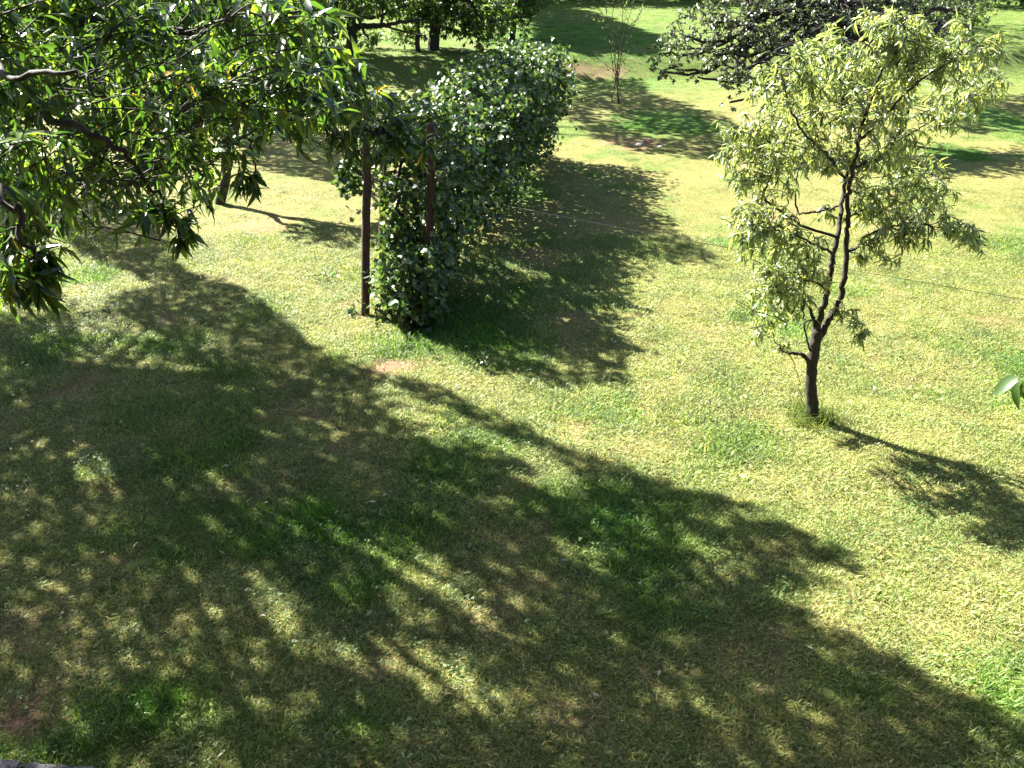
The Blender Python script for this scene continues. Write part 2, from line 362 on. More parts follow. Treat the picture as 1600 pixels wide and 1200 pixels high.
def scatter(name, pts, rot, scl, idx, attrs, sources, label):
    me = bpy.data.meshes.new(name); me.vertices.add(len(pts)); me.vertices.foreach_set("co", pts.astype(np.float32).ravel())
    def att(n, typ, v, key="value"):
        a = me.attributes.new(n, typ, 'POINT'); a.data.foreach_set(key, v)
    att("rot", 'FLOAT_VECTOR', rot.astype(np.float32).ravel(), "vector"); att("scl", 'FLOAT_VECTOR', scl.astype(np.float32).ravel(), "vector")
    att("idx", 'INT', idx.astype(np.int32))
    for k, v in attrs.items(): att(k, 'FLOAT', v.astype(np.float32))
    o = bpy.data.objects.new(name, me); COL.objects.link(o)
    ng = bpy.data.node_groups.new(name + "_scatter", 'GeometryNodeTree')
    ng.interface.new_socket("Geometry", in_out='INPUT', socket_type='NodeSocketGeometry'); ng.interface.new_socket("Geometry", in_out='OUTPUT', socket_type='NodeSocketGeometry')
    N, Lk = ng.nodes, ng.links
    gi, go = N.new("NodeGroupInput"), N.new("NodeGroupOutput")
    src = N.new("GeometryNodeGeometryToInstance")
    for s in reversed(sources):
        oi = N.new("GeometryNodeObjectInfo"); oi.inputs['Object'].default_value = s; oi.inputs['As Instance'].default_value = True
        Lk.new(oi.outputs['Geometry'], src.inputs[0])
    jn = N.new("GeometryNodeJoinGeometry")
    for l in list(src.inputs[0].links): Lk.new(l.from_socket, jn.inputs[0])
    N.remove(src)
    m2p = N.new("GeometryNodeMeshToPoints"); Lk.new(gi.outputs[0], m2p.inputs['Mesh'])
    ip = N.new("GeometryNodeInstanceOnPoints"); Lk.new(m2p.outputs[0], ip.inputs['Points']); Lk.new(jn.outputs[0], ip.inputs['Instance'])
    ip.inputs['Pick Instance'].default_value = True
    def na(n, typ):
        a = N.new("GeometryNodeInputNamedAttribute"); a.data_type = typ; a.inputs['Name'].default_value = n; return a.outputs['Attribute']
    Lk.new(na("idx", 'INT'), ip.inputs['Instance Index']); Lk.new(na("scl", 'FLOAT_VECTOR'), ip.inputs['Scale'])
    e = N.new("FunctionNodeEulerToRotation"); Lk.new(na("rot", 'FLOAT_VECTOR'), e.inputs[0]); Lk.new(e.outputs[0], ip.inputs['Rotation'])
    Lk.new(ip.outputs[0], go.inputs[0])
    mo = o.modifiers.new("scatter", 'NODES'); mo.node_group = ng
    return tag(o, label, None, None, "stuff")

def in_view(x, y, mpx=90):
    z = ground_z(x, y) - CAM_H; c, s = math.cos(PITCH), math.sin(PITCH)
    dep = y * c - z * s; px = 800 + FOC * x / np.maximum(dep, .1); py = 600 - FOC * (y * s + z * c) / np.maximum(dep, .1)
    return (dep > 0.5) & (px > -mpx * 3) & (px < 1600 + mpx * 3) & (py < 1200 + mpx * 2) & (y < 50)
def field(dens_at, x0, x1, y0, y1, dmax):
    n = int((x1 - x0) * (y1 - y0) * dmax); x = x0 + (x1 - x0) * rng.random(n); y = y0 + (y1 - y0) * rng.random(n)
    k = in_view(x, y); x, y = x[k], y[k]
    g, b = turf(x, y); k = rng.random(len(x)) < dens_at(x, y, g, b) / dmax
    return x[k], y[k], g[k], b[k]

def build_grass():
    kinds = []
    for q in range(4): kinds.append(tuft_mesh("short_turf", 200, 0.15, 0.014, 0.040, 0.0030, 1.0, M_GRASS))
    for q in range(2): kinds.append(tuft_mesh("lush_turf", 150, 0.14, 0.025, 0.075, 0.0038, 0.7, M_GRASS))
    for q in range(3): kinds.append(tuft_mesh("far_turf", 190, 0.28, 0.02, 0.065, 0.0065, 0.9, M_GRASS))
    X, Y, G, B, K = [], [], [], [], []
    x, y, g, b = field(lambda x, y, g, b: np.where(y < 13, 75, 0) * (1 - 0.93 * b), -10, 13, 2.4, 13, 75)
    k = np.where(rng.random(len(x)) < g * 0.8, 4 + rng.integers(0, 2, len(x)), rng.integers(0, 4, len(x)))
    X.append(x); Y.append(y); G.append(g); B.append(b); K.append(k)
    x, y, g, b = field(lambda x, y, g, b: np.where(y < 22, 34, 18) * (1 - 0.9 * b), -28, 36, 12.6, 50, 34)
    X.append(x); Y.append(y); G.append(g); B.append(b); K.append(6 + rng.integers(0, 3, len(x)))
    x, y, g, b, k = map(np.concatenate, (X, Y, G, B, K)); n = len(x)
    pts = np.stack([x, y, ground_z(x, y)], 1)
    rot = np.stack([rng.normal(0, .06, n), rng.normal(0, .06, n), rng.random(n) * 6.283], 1)
    sz = (0.70 + 0.45 * rng.random(n)) * (0.85 + 0.5 * g)
    tall = 0.8 + 0.6 * g + 0.5 * (rng.random(n) < 0.04)
    lush = np.clip(g + rng.normal(0, 0.12, n) + 0.10, 0, 1)
    scatter("grass", pts, rot, np.stack([sz, sz, sz * tall], 1), k, {"lush": lush, "rnd": rng.random(n)}, kinds, "short mown garden grass")
    print("grass tufts", n)
    cl = [clover_mesh("clover_clump", 34, 0.13, 0.009, M_CLOVER) for _ in range(3)]
    x, y, g, b = field(lambda x, y, g, b: 26 * sstep(.45, .6, fbm(x * 1.1, y * 1.1, 77)) * (1 - .9 * b) + 3, -10, 13, 2.4, 16, 30)
    n = len(x); sz = 0.7 + 0.7 * rng.random(n)
    scatter("clover", np.stack([x, y, ground_z(x, y) + 0.005], 1), np.stack([np.zeros(n), np.zeros(n), rng.random(n) * 6.28], 1),
            np.stack([sz, sz, sz], 1), rng.integers(0, 3, n), {"lush": np.clip(g + .2, 0, 1), "rnd": rng.random(n)}, cl, "patches of low clover among the grass")
build_grass()

# ------------------------------------------------------------------ the young peach tree on the right
def cluster(W, LV, limbs, c, rad, n, nl, leaf, droop=0.55, squash=1.0, r=0.006):
    """n leafy shoots that leave the nearest wood and end inside a ball at c"""
    allp = np.concatenate(limbs); c = np.asarray(c, float)
    for _ in range(n):
        tip = c + rand_dir(1)[0] * rad * rng.random() ** 0.4 * np.array([1, 1, squash])
        near = allp[np.argmin(np.linalg.norm(allp - (c * 0.6 + tip * 0.4), axis=1) + rng.random(len(allp)) * 0.15)]
        dn = np.linalg.norm(near - tip); st = tip + unit((near - tip) / max(dn, .01) + rand_dir(1)[0] * .75) * min(dn, .16 + .26 * rng.random())
        st[2] = max(st[2], tip[2] - .06)
        leafy_twig(W, LV, st, tip, leaf, nl, droop, r, .08)

def build_peach():
    base = on_ground(1270, 655)
    root = empty("peach_tree", base, "young peach tree with forked dark trunk standing alone in the sunny lawn", "tree")
    Y0 = base[1]
    A = lambda px, py, dy=0.0: at_row(px, py, Y0 + dy)
    W = Wood(); limbs = []
    def limb(pts, r0, r1, wob=0.006, sides=9, rough=0.18):
        P = spline([A(*p) for p in pts], 7, wob); W.tube(P, np.linspace(r0 * .78, r1 * .7, len(P)), sides, rough); limbs.append(P); return P
    tr = spline([base + np.array([0, 0, -0.12]), A(1269, 630), A(1267, 590), A(1272, 550), A(1277, 515)], 8, 0.003)
    rr = np.interp(np.arange(len(tr)), [0, 4, 10, 20, len(tr) - 1], [0.085, 0.064, 0.052, 0.050, 0.050]); W.tube(tr, rr, 12, 0.22)
    limb([(1277, 520), (1281, 495), (1293, 455), (1300, 410), (1309, 372), (1315, 320, .15), (1322, 280, .2), (1330, 240, .25), (1322, 180, .3), (1310, 120, .35)], 0.040, 0.012)
    limb([(1278, 535), (1292, 505), (1312, 468), (1321, 420), (1324, 360), (1326, 300), (1334, 262), (1342, 215, -.1), (1362, 150, -.2), (1390, 80, -.25), (1402, 45, -.3)], 0.040, 0.010)
    limb([(1276, 518), (1271, 500), (1264, 480)], 0.030, 0.02)
    limb([(1264, 568), (1258, 557), (1246, 553), (1232, 552)], 0.030, 0.022)
    limb([(1233, 552), (1222, 546), (1210, 530, .1), (1200, 500, .15)], 0.009, 0.004)
    limb([(1234, 553), (1245, 580, -.05), (1250, 610, -.05), (1258, 640, 0)], 0.006, 0.003, sides=5)
    limb([(1267, 548), (1258, 520, -.05), (1256, 480, -.1), (1259, 430, -.15), (1262, 400, -.2)], 0.012, 0.006)
    limb([(1330, 262), (1370, 245, .2), (1420, 210, .4), (1470, 180, .5), (1545, 128, .6)], 0.022, 0.006)
    limb([(1325, 392), (1340, 388), (1352, 370, -.1), (1385, 355, -.2), (1430, 350, -.3), (1500, 365, -.4)], 0.020, 0.006)
    limb([(1340, 225, -.1), (1380, 185, -.2), (1430, 130, -.3), (1500, 90, -.35), (1550, 62, -.4)], 0.018, 0.005)
    limb([(1303, 400), (1280, 385, -.15), (1250, 370, -.3), (1215, 360, -.4), (1180, 355, -.5)], 0.018, 0.005)
    limb([(1315, 320, .15), (1280, 330, .3), (1246, 330, .4), (1244, 285, .45), (1250, 250, .5), (1262, 180, .6)], 0.016, 0.007)
    limb([(1311, 372), (1250, 350, .0), (1195, 310, .1), (1206, 272, .15), (1200, 220, .2), (1180, 190, .2)], 0.018, 0.007)
    limb([(1322, 280, .2), (1290, 240, .0), (1250, 200, -.2), (1230, 150, -.3), (1220, 110, -.3)], 0.016, 0.006)
    limb([(1293, 455), (1270, 440, -.2), (1235, 440, -.3), (1200, 455, -.4), (1185, 480, -.4)], 0.014, 0.005)
    limb([(1325, 340), (1360, 320, .3), (1420, 300, .5), (1470, 290, .6)], 0.014, 0.005)
    limb([(1300, 500, 0), (1315, 485, -.1), (1335, 498, -.2), (1348, 520, -.25)], 0.007, 0.003)
    LV = Leaves(); leaf = (0.095, 0.0185)
    C = [(1150, 240, 30, .1), (1165, 290, 30, 0), (1195, 250, 36, .2), (1180, 200, 34, .2), (1225, 190, 40, .3), (1215, 130, 42, -.2), (1260, 100, 44, -.2), (1250, 160, 44, .4),
         (1300, 90, 46, .3), (1345, 75, 44, -.2), (1395, 50, 36, -.3), (1440, 70, 42, -.3), (1500, 75, 36, -.35), (1545, 75, 24, -.4), (1420, 110, 46, -.2), (1480, 120, 46, .1),
         (1530, 135, 36, .5), (1560, 140, 22, .6), (1370, 120, 46, .1), (1320, 140, 48, .3), (1290, 180, 46, 0), (1350, 180, 46, -.2), (1400, 170, 46, .3), (1450, 170, 44, .4),
         (1500, 170, 32, .5), (1240, 230, 42, -.1), (1290, 235, 40, .2), (1370, 235, 44, .1), (1425, 225, 42, .3), (1390, 280, 42, .4), (1440, 275, 36, .5), (1470, 300, 28, .6),
         (1360, 320, 34, .2), (1400, 340, 36, -.2), (1450, 340, 36, -.3), (1500, 360, 30, -.4), (1525, 375, 16, -.4), (1420, 380, 26, -.3), (1370, 365, 24, -.1),
         (1175, 350, 36, -.4), (1215, 345, 34, -.3), (1165, 390, 26, -.5), (1205, 400, 36, -.3), (1250, 385, 34, -.2), (1230, 440, 38, -.3), (1190, 455, 28, -.4), (1265, 420, 30, -.2),
         (1205, 500, 28, -.3), (1180, 520, 20, .1), (1245, 480, 26, -.1), (1225, 535, 14, .1), (1320, 485, 18, -.1), (1350, 525, 18, -.25), (1335, 505, 14, -.2), (1290, 330, 20, .3), (1345, 400, 14, 0),
         (1235, 290, 20, .2), (1160, 330, 22, -.3), (1290, 440, 16, -.1), (1200, 430, 34, .1), (1240, 410, 30, .1), (1190, 320, 30, .2), (1400, 310, 36, .1), (1450, 310, 30, .2), (1350, 280, 26, .1), (1215, 470, 26, 0), (1140, 215, 18, 0), (1150, 265, 20, .1), (1340, 340, 22, .2), (1385, 395, 18, -.2), (1520, 100, 30, .2)]
    for px, py, r, dy in C:
        rad = r * 8.2 / FOC
        n = max(5, int(24 * (r / 40) ** 1.7)); 
        cluster(W, LV, limbs, A(px, py, dy), rad, n, 15, leaf, 0.5, r=.0045)
    W.build("trunk", M_BARK, root)
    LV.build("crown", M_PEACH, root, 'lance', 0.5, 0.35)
    # seeding grass that the mower leaves round the stem
    t = tuft_mesh("grass_tuft", 620, 0.25, 0.05, 0.30, 0.0045, 0.6, M_TUFT); t.location = base + np.array([0.0, 0.0, 0.0]); COL.objects.link(t)
    tag(t, "tall unmown grass tuft around the foot of the young peach tree", "grass tuft")
build_peach()

# ------------------------------------------------------------------ the near peach tree whose boughs fill the upper left
def build_near():
    base = np.array([-4.4, 3.2, float(ground_z(-4.4, 3.2))])
    root = empty("peach_tree", base, "large near peach tree whose drooping leafy boughs fill the upper left", "tree")
    W = Wood(); limbs = []; LV = Leaves(); leaf = (0.100, 0.026)
    T = at_depth
    fork = base + np.array([0.35, 0.15, 2.3])
    P = spline([base + np.array([0, 0, -.15]), base + np.array([.08, .02, 1.0]), fork], 7, .01); W.tube(P, np.linspace(.17, .12, len(P)), 12, .2); limbs.append(P)
    tips = [([(-60, 60, 4.4), (120, 30, 4.2), (300, 55, 4.4), (370, 120, 4.6), (470, 170, 4.9), (600, 210, 5.1), (665, 228, 5.2)], .05, .008),
            ([(-80, 160, 3.9), (80, 190, 3.6), (180, 230, 3.5), (240, 300, 3.6), (275, 355, 3.7)], .04, .007),
            ([(-100, 260, 3.2), (0, 300, 2.9), (40, 370, 2.9), (50, 440, 2.95)], .035, .006),
            ([(-60, 60, 4.4), (150, 110, 4.5), (280, 170, 4.8), (380, 215, 5.0), (400, 270, 5.0)], .04, .007),
            ([(-60, -40, 4.2), (150, -30, 4.2), (330, 10, 4.6), (450, 60, 4.9), (545, 120, 5.1)], .04, .007),
            ([(-60, -40, 4.2), (150, -60, 4.6), (400, -50, 5.2), (500, 0, 5.4)], .035, .007),
            ([(-100, 120, 3.6), (20, 120, 3.2), (100, 110, 3.0), (160, 150, 3.0)], .03, .006),
            ([(-100, 220, 4.2), (60, 260, 4.4), (140, 300, 4.4), (170, 350, 4.3)], .03, .006),
            ([(-60, 60, 5.0), (160, 70, 5.6), (330, 140, 6.0), (420, 190, 6.2), (500, 225, 6.3)], .04, .007)]
    for pts, r0, r1 in tips:
        P = spline([fork] + [T(*p) for p in pts], 7, .012); W.tube(P, np.linspace(r0 * .62, r1 * .7, len(P)), 8, .15); limbs.append(P[5:])
    C = []
    def grid(x0, x1, y0, y1, sx, sy, t0, t1, fn, r):
        y = y0
        while y <= y1:
            x = x0
            while x <= x1:
                px, py = x + rng.uniform(-.4, .4) * sx, y + rng.uniform(-.4, .4) * sy
                if fn(px, py): C.append((px, py, rng.uniform(t0, t1), r))
                x += sx
            y += sy
    low = [(-100, 440), (40, 440), (75, 380), (100, 345), (200, 325), (280, 350), (305, 232), (345, 215), (400, 232), (470, 225), (560, 235), (640, 215), (670, 230)]
    lx, ly = zip(*low)
    top = lambda x: np.interp(x, [-100, 500, 540, 580, 660], [-80, -80, 60, 120, 190])
    inside = lambda x, y: rng.random() < (.84 if y > 60 else .95) and y < np.interp(x, lx, ly) - 22 and y > top(x)
    grid(-60, 650, -40, 420, 56, 48, 3.9, 5.4, lambda x, y: inside(x, y) and (x < 480 or rng.random() < .6), 44)
    grid(-60, 520, -30, 400, 105, 90, 3.0, 3.8, lambda x, y: inside(x, y) and y < np.interp(x, lx, ly) - 60, 60)
    grid(-40, 560, -20, 300, 110, 95, 5.4, 6.4, lambda x, y: inside(x, y) and y < 240, 46)
    C += [(520, 165, 5.0, 34), (555, 195, 5.0, 30), (600, 215, 5.1, 24), (630, 218, 5.15, 20), (535, 225, 5.0, 26), (600, 160, 5.1, 18), (560, 130, 5.1, 28), (605, 205, 5.1, 28), (665, 226, 5.15, 16), (580, 235, 5.0, 22), (540, 100, 5.2, 22), (280, 352, 3.7, 18), (240, 335, 3.65, 26), (395, 280, 5, 14), (375, 285, 5.0, 14), (50, 430, 2.95, 26), (20, 400, 2.9, 40), (-20, 450, 2.9, 30), (80, 395, 3.0, 28), (70, 440, 3.0, 24), (105, 350, 3.4, 26), (30, 455, 2.95, 22), (288, 372, 3.7, 12), (265, 330, 3.7, 18), (400, 288, 5, 9), (215, 320, 3.7, 22)]
    for px, py, t, r in C:
        rad = r * t / FOC * 1.25
        cluster(W, LV, limbs, T(px, py, t), rad, max(3, int(14 * (r * t / 200) ** 1.5)), 13, leaf, 0.30, r=.004)
    print("near leaves", len(LV.data()))
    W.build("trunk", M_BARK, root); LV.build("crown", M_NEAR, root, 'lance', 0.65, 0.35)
build_near()

# ------------------------------------------------------------------ generic tree
def tree(name, label, base, height, blobs, leaf, nleaf, mat, trunk_r=0.12, shape='oval', group=None, lean=(0, 0), cat="tree", limbs_n=None, per=14, droop=.4, extra=None):
    """blobs: (x, y, z, rx, ry, rz) foliage masses in world metres"""
    root = empty(name, base, label, cat, group); base = np.asarray(base, float)
    W = Wood(); LV = Leaves(); fork = base + np.array([lean[0], lean[1], height])
    P = spline([base + np.array([0, 0, -.15]), base * .5 + fork * .5 + np.array([trunk_r * .6, 0, 0]), fork], 6, trunk_r * .08)
    W.tube(P, np.linspace(trunk_r, trunk_r * .72, len(P)), 9, .2)
    for b in (extra or []): W.tube(spline([np.array(q) for q in b[0]], 6, b[1] * .15), np.linspace(b[1], b[2], (len(b[0]) - 1) * 6 + 1), 7, .15)
    vol = np.array([b[3] * b[4] * b[5] for b in blobs]) ** .75; vol /= vol.sum()
    for b, f in zip(blobs, vol):
        c = np.array(b[:3]); R = np.array(b[3:6]); L = spline([fork - (fork - base) * .15 * rng.random(), fork * .5 + c * .5 + np.array([0, 0, .15 * np.linalg.norm(c - fork)]) + rng.normal(0, .12, 3) * min(1, np.linalg.norm(c - fork)), c * .8 + fork * .2 + rng.normal(0, .08, 3), c], 5, .025)
        W.tube(L, np.linspace(trunk_r * .5, trunk_r * .14, len(L)), 6, .1)
        m = max(2, int(nleaf * f / per))
        tips = c + rand_dir(m) * R * (rng.random((m, 1)) ** .35)
        for tp in tips:
            st = c + (tp - c) * (.4 + .4 * rng.random()) + rand_dir(1)[0] * R * .2
            leafy_twig(W, LV, st, tp, leaf, per, droop, trunk_r * .05 + .003, .2, .05)
    W.build("trunk", M_BARK, root); LV.build("crown", mat, root, shape, .25, .2)
    return root

# ------------------------------------------------------------------ trellised grapevine row
def build_vine():
    r0 = on_ground(640, 498); ax = unit(np.array([0.22, 1.0, 0])); sd = np.array([ax[1], -ax[0], 0])
    LEN = 9.3; o0 = np.array([-1.40, 9.75, 0])
    root = empty("grape_vine", o0, "long dense row of leafy grapevine trained over the wooden posts", "vine")
    W = Wood(); LV = Leaves()
    for k in range(6):
        b = o0 + ax * (0.5 + k * 1.6) + sd * rng.uniform(-.15, .15); b[2] = ground_z(b[0], b[1]) - .05
        P = spline([b, b + np.array([.05, .05, .8]), b + np.array([-.05, .1, 1.5]), b + ax * .4 + np.array([0, 0, 2.0])], 6, .02)
        Ws = Wood(); Ws.tube(P, np.linspace(.035, .018, len(P)), 7, .3); Ws.build('stem', M_BARK, root)
    for k in range(120):   # shoots
        a = o0 + ax * rng.uniform(0, LEN) + sd * rng.uniform(-.5, .5) + np.array([0, 0, rng.uniform(.9, 2.1)])
        b = a + rand_dir(1)[0] * np.array([.5, .5, .3]) + np.array([0, 0, rng.uniform(-.3, .3)])
        P = spline([a, (a + b) / 2 + np.array([0, 0, .08]), b], 4); W.tube(P, np.linspace(.006, .003, len(P)), 4)
    def mass(n, smin, smax, zlo, zhi, wid, shell):
        s = rng.uniform(smin, smax, n); top = zhi + 0.65 * (fbm(s * 1.3, s * 0 + 3, 5) - .5) * 2
        wd = wid * (.9 + 1.3 * (fbm(s * 1.1, s * 0 + np.sign(rng.random(n) - .5), 8) - .5))
        a = rng.random(n) * math.pi * 2; rr = rng.random(n) ** shell
        u = np.cos(a); v = np.sin(a); k = 1 / np.maximum(np.abs(u) ** 3 + np.abs(v) ** 3, .2) ** (1 / 3)
        x = u * k * rr * wd; zc = (top + zlo) / 2; z = zc + v * k * rr * (top - zlo) / 2
        lump = (fbm(s * 1.6 + 40, z * 1.8, 12) - .5) * 1.1; x = x * (1 + lump)
        keep = rng.random(n) < sstep(.38, .52, fbm(s * 2.8 + x * 2, z * 2.8, 31) + .06)
        P = o0 + s[:, None] * ax + x[:, None] * sd + z[:, None] * np.array([0, 0, 1])
        outw = np.sign(x)[:, None] * sd * np.abs(x / wid)[:, None] + ((z - zc) / (top - zlo))[:, None] * np.array([0, 0, 1.6])
        U = unit(outw * .5 + np.array([0, 0, .8]) + rng.normal(0, .55, (n, 3)))
        D = unit(np.cross(U, rand_dir(n)) + np.array([0, 0, -.35])); L = .05 + .05 * rng.random(n)
        P, D, U, L = P[keep], D[keep], U[keep], L[keep]; LV.add(P, D, U, L, L * 1.05)
    mass(17000, .22, LEN, .75, 2.12, .62, .5)
    mass(5600, .45, LEN, .05, 1.0, .46, .7)
    mass(1300, -.30, .9, .0, .85, .42, .7)
    o0 = o0 + sd * .34; mass(1700, -.45, .3, .0, 1.0, .30, .7); o0 = o0 - sd * .34
    lump_c = at_row(548, 275, 10.3); m_ = 260; LV.add(lump_c + rand_dir(m_) * np.array([.22, .3, .26]) * rng.random((m_, 1)) ** .4, unit(rand_dir(m_) + np.array([0, 0, -.3])), unit(rand_dir(m_) * .7 + np.array([0, 0, .8])), .07, .07)
    W.tube(spline([lump_c + np.array([.6, .1, -.1]), lump_c + np.array([.3, 0, .05]), lump_c], 4), np.linspace(.008, .004, 9), 5)
    mass(5200, .8, LEN, 1.8, 2.45, .72, .6)
    mass(900, .25, 1.4, .0, 1.3, .42, .6)
    for k in range(620):   # loose sprays that break the outline
        s_ = rng.uniform(.3, LEN); a_ = rng.uniform(-1.4, 1.4) ; rad_ = rng.uniform(.7, 1.0)
        c_ = o0 + ax * s_ + sd * math.sin(a_) * .55 * rad_ + np.array([0, 0, 1.45 + .55 * math.cos(a_)])
        t_ = c_ + sd * math.sin(a_) * rng.uniform(.1, .45) + ax * rng.normal(0, .22) + np.array([0, 0, rng.uniform(-.25, .45)])
        leafy_twig(W, LV, c_, t_, (.085, .085), 9, .3, .004, .1)
    for k in range(70):   # long trailing shoots
        s_ = rng.uniform(.1, LEN); a_ = rng.uniform(-1.5, 1.5)
        c_ = o0 + ax * s_ + sd * math.sin(a_) * .5 + np.array([0, 0, 1.5 + .6 * math.cos(a_)])
        t_ = c_ + sd * (math.sin(a_) * rng.uniform(.25, .6)) + ax * rng.normal(0, .3) + np.array([0, 0, rng.uniform(.05, .6) if abs(a_) < .8 else rng.uniform(-.9, .1)])
        leafy_twig(W, LV, c_, t_, (.075, .075), 18, .35, .004, .1, .2)
    W.build("shoots", M_BARK, root); LV.build("foliage", M_VINE, root, 'vine', .25, .22)
    # posts
    def post(px, py, top_py, r, label, dY=0):
        b = on_ground(px, py); Y = b[1]; t = at_row(px + 3, top_py, Y); H = t[2] - b[2]
        rt = empty("vine_post", b, label, "post", "rough wooden vine posts")
        Wp = Wood(); k = 12; P = np.stack([np.full(k, b[0]) + np.linspace(0, t[0] - b[0], k) + rng.normal(0, .004, k), np.full(k, b[1]) + rng.normal(0, .004, k), np.linspace(b[2] - .1, b[2] + H, k)], 1)
        Wp.tube(P, np.linspace(r * 1.08, r * .92, k), 9, .16); Wp.build("stake", M_POST, rt); return b, t
    a = post(570, 492, 192, .052, "dark wooden post at the sunlit left end of the vine row")
    c = post(670, 486, 196, .050, "reddish brown post among leaves at the right front of the vine row")
    d = post(596, 440, 205, .05, "brown post in deep shade just behind the left end post")
    return a, c
pa, pc = build_vine()

def wire(name, A, B, r, sag, mat, label, n=24):
    t = np.linspace(0, 1, n)[:, None]; P = A * (1 - t) + B * t; P[:, 2] -= sag * 4 * (t * (1 - t))[:, 0]
    Wp = Wood(); Wp.tube(P, np.full(n, r), 5); o = Wp.build(name, mat); tag(o, label, "wire"); return o
m, t, out = mat_new("galvanised_wire"); p = t.nodes.new("ShaderNodeBsdfPrincipled"); p.inputs['Base Color'].default_value = (.22, .22, .22, 1); p.inputs['Metallic'].default_value = .6; p.inputs['Roughness'].default_value = .5; t.links.new(p.outputs[0], out.inputs[0]); M_WIRE = m
W1 = at_row(578, 276, pa[0][1]); W2 = at_row(674, 298, pc[0][1])
wire("trellis_wire", W1, W2, .004, .015, M_WIRE, "short pale wire stretched between the two front vine posts")
W3 = at_depth(1600, 462, 7.85); W3x = W2 + (W3 - W2) * 1.35
wire("garden_wire", W2, W3x, .0028, .05, M_BARK, "long thin wire running from the vine row across the lawn behind the peach tree")
wp = empty("vine_post", (W3x[0], W3x[1], float(ground_z(W3x[0], W3x[1]))), "wooden post far right that holds the long wire", "post", "rough wooden vine posts")
Wp = Wood(); b = np.array(wp.location); P = b + np.linspace(-.1, 1.9, 8)[:, None] * np.array([0, 0, 1]); Wp.tube(P, np.full(8, .05), 9, .15); Wp.build("stake", M_POST, wp)

# ------------------------------------------------------------------ unseen crowns and trees added to cast the broad shade
def in_poly(x, y, poly):
    c = np.zeros(len(x), bool); n = len(poly)
    for i in range(n):
        x1, y1 = poly[i]; x2, y2 = poly[(i + 1) % n]
        k = ((y1 > y) != (y2 > y)) & (x < (x2 - x1) * (y - y1) / ((y2 - y1) or 1e-9) + x1); c ^= k
    return c
def to_px(x, y):
    z = ground_z(x, y) - CAM_H; c, s = math.cos(PITCH), math.sin(PITCH); dep = y * c - z * s
    return 800 + FOC * x / np.maximum(dep, .1), 600 - FOC * (y * s + z * c) / np.maximum(dep, .1)
def shade_canopy(poly, box, n, hfun, gaps=(), seed=0, thin=.0, leaf=.12):
    """leaf positions of an added crown, lifted sunward from the outline of the shade it casts"""
    x = rng.uniform(box[0], box[1], n); y = rng.uniform(box[2], box[3], n); px, py = to_px(x, y)
    wob = 26 * (fbm(x * 2.2, y * 2.2, seed + 4) - .5) * 2
    keep = in_poly(px + wob, py + wob * .6, poly)
    a, b = .6 * x + .8 * y, .8 * x - .6 * y             # b runs along the fall of the light
    for gx, gy, rx, ry, st in gaps:
        dx, dy = (px - gx) * .91 + (py - gy) * .42, (py - gy) * .91 - (px - gx) * .42
        keep &= ~(((dx / rx) ** 2 + (dy / ry) ** 2 + (fbm(a * 5, b * 1.6, 91) - .5) * 2.0 < 1) & (rng.random(n) < st))
    keep &= (fbm(a * 3.2, b * .75, seed + 60) + .3 * fbm(a * 9, b * 2.2, seed + 61) > thin)
    x, y = x[keep], y[keep]; z0 = ground_z(x, y); h = hfun(x, y) + rng.normal(0, .35, len(x))
    return np.stack([x, y, z0], 1) + SUN * ((h - z0) / SUN[2])[:, None]
def shade_tree(name, label, base, pts, leafLW, mat, trunk_r, nl, shape='simple'):
    root = empty(name, base, label, "tree", "trees added to cast shade on the lawn"); base = np.asarray(base, float)
    W = Wood(); LV = Leaves(); ctr = pts.mean(0); lo = np.percentile(pts[:, 2], 10)
    fork = np.array([base[0] * .8 + ctr[0] * .2, base[1] * .8 + ctr[1] * .2, lo * .62])
    P = spline([base + np.array([0, 0, -.2]), (base + fork) / 2 + np.array([.08, 0, 0]), fork], 7, .02); W.tube(P, np.linspace(trunk_r, trunk_r * .75, len(P)), 10, .2)
    cs = pts[rng.choice(len(pts), nl, replace=False)]
    for q in cs:
        L = spline([fork, fork * .45 + q * .55 + np.array([0, 0, .5]), q], 5, .04); W.tube(L, np.linspace(trunk_r * .4, .02, len(L)), 6, .1)
    n = len(pts)
    LV.add(pts, unit(rand_dir(n) + np.array([0, 0, -.4])), unit(rand_dir(n) * .8 + np.array([0, 0, .5])), leafLW[0] * (.7 + .6 * rng.random(n)), leafLW[1] * (.7 + .6 * rng.random(n)))
    W.build("trunk", M_BARK, root); LV.build("crown", mat, root, shape, .2, .2); print(name, n)

FG = [(-250, 500), (60, 500), (130, 480), (280, 430), (345, 432), (420, 480), (500, 550), (600, 588), (690, 610), (760, 645), (840, 680), (930, 715), (1000, 742), (1100, 770), (1190, 800), (1260, 835), (1330, 872),
      (1300, 910), (1230, 930), (1290, 975), (1400, 1030), (1500, 1090), (1640, 1150), (1760, 1230), (1760, 1290), (-250, 1290)]
GAPS = [(690, 655, 110, 26, .97), (830, 715, 90, 20, .97), (960, 745, 60, 12, .3), (150, 530, 150, 36, .35), (600, 640, 60, 16, .5), (430, 960, 55, 30, .8), (540, 1020, 90, 26, .7), (700, 1060, 130, 34, .8), (820, 1130, 130, 40, .7), (920, 1190, 120, 26, .8),
        (120, 720, 70, 24, .7), (330, 770, 60, 22, .6), (200, 600, 90, 22, .45), (60, 690, 60, 20, .6), (420, 690, 60, 20, .4), (130, 470, 90, 26, .5), (230, 560, 120, 20, .5), (330, 1110, 50, 22, .6), (1080, 1090, 80, 22, .45),
        (1250, 1120, 90, 18, .5), (120, 940, 60, 14, .6), (500, 740, 50, 14, .4), (360, 540, 50, 14, .4), (650, 960, 60, 14, .4)]
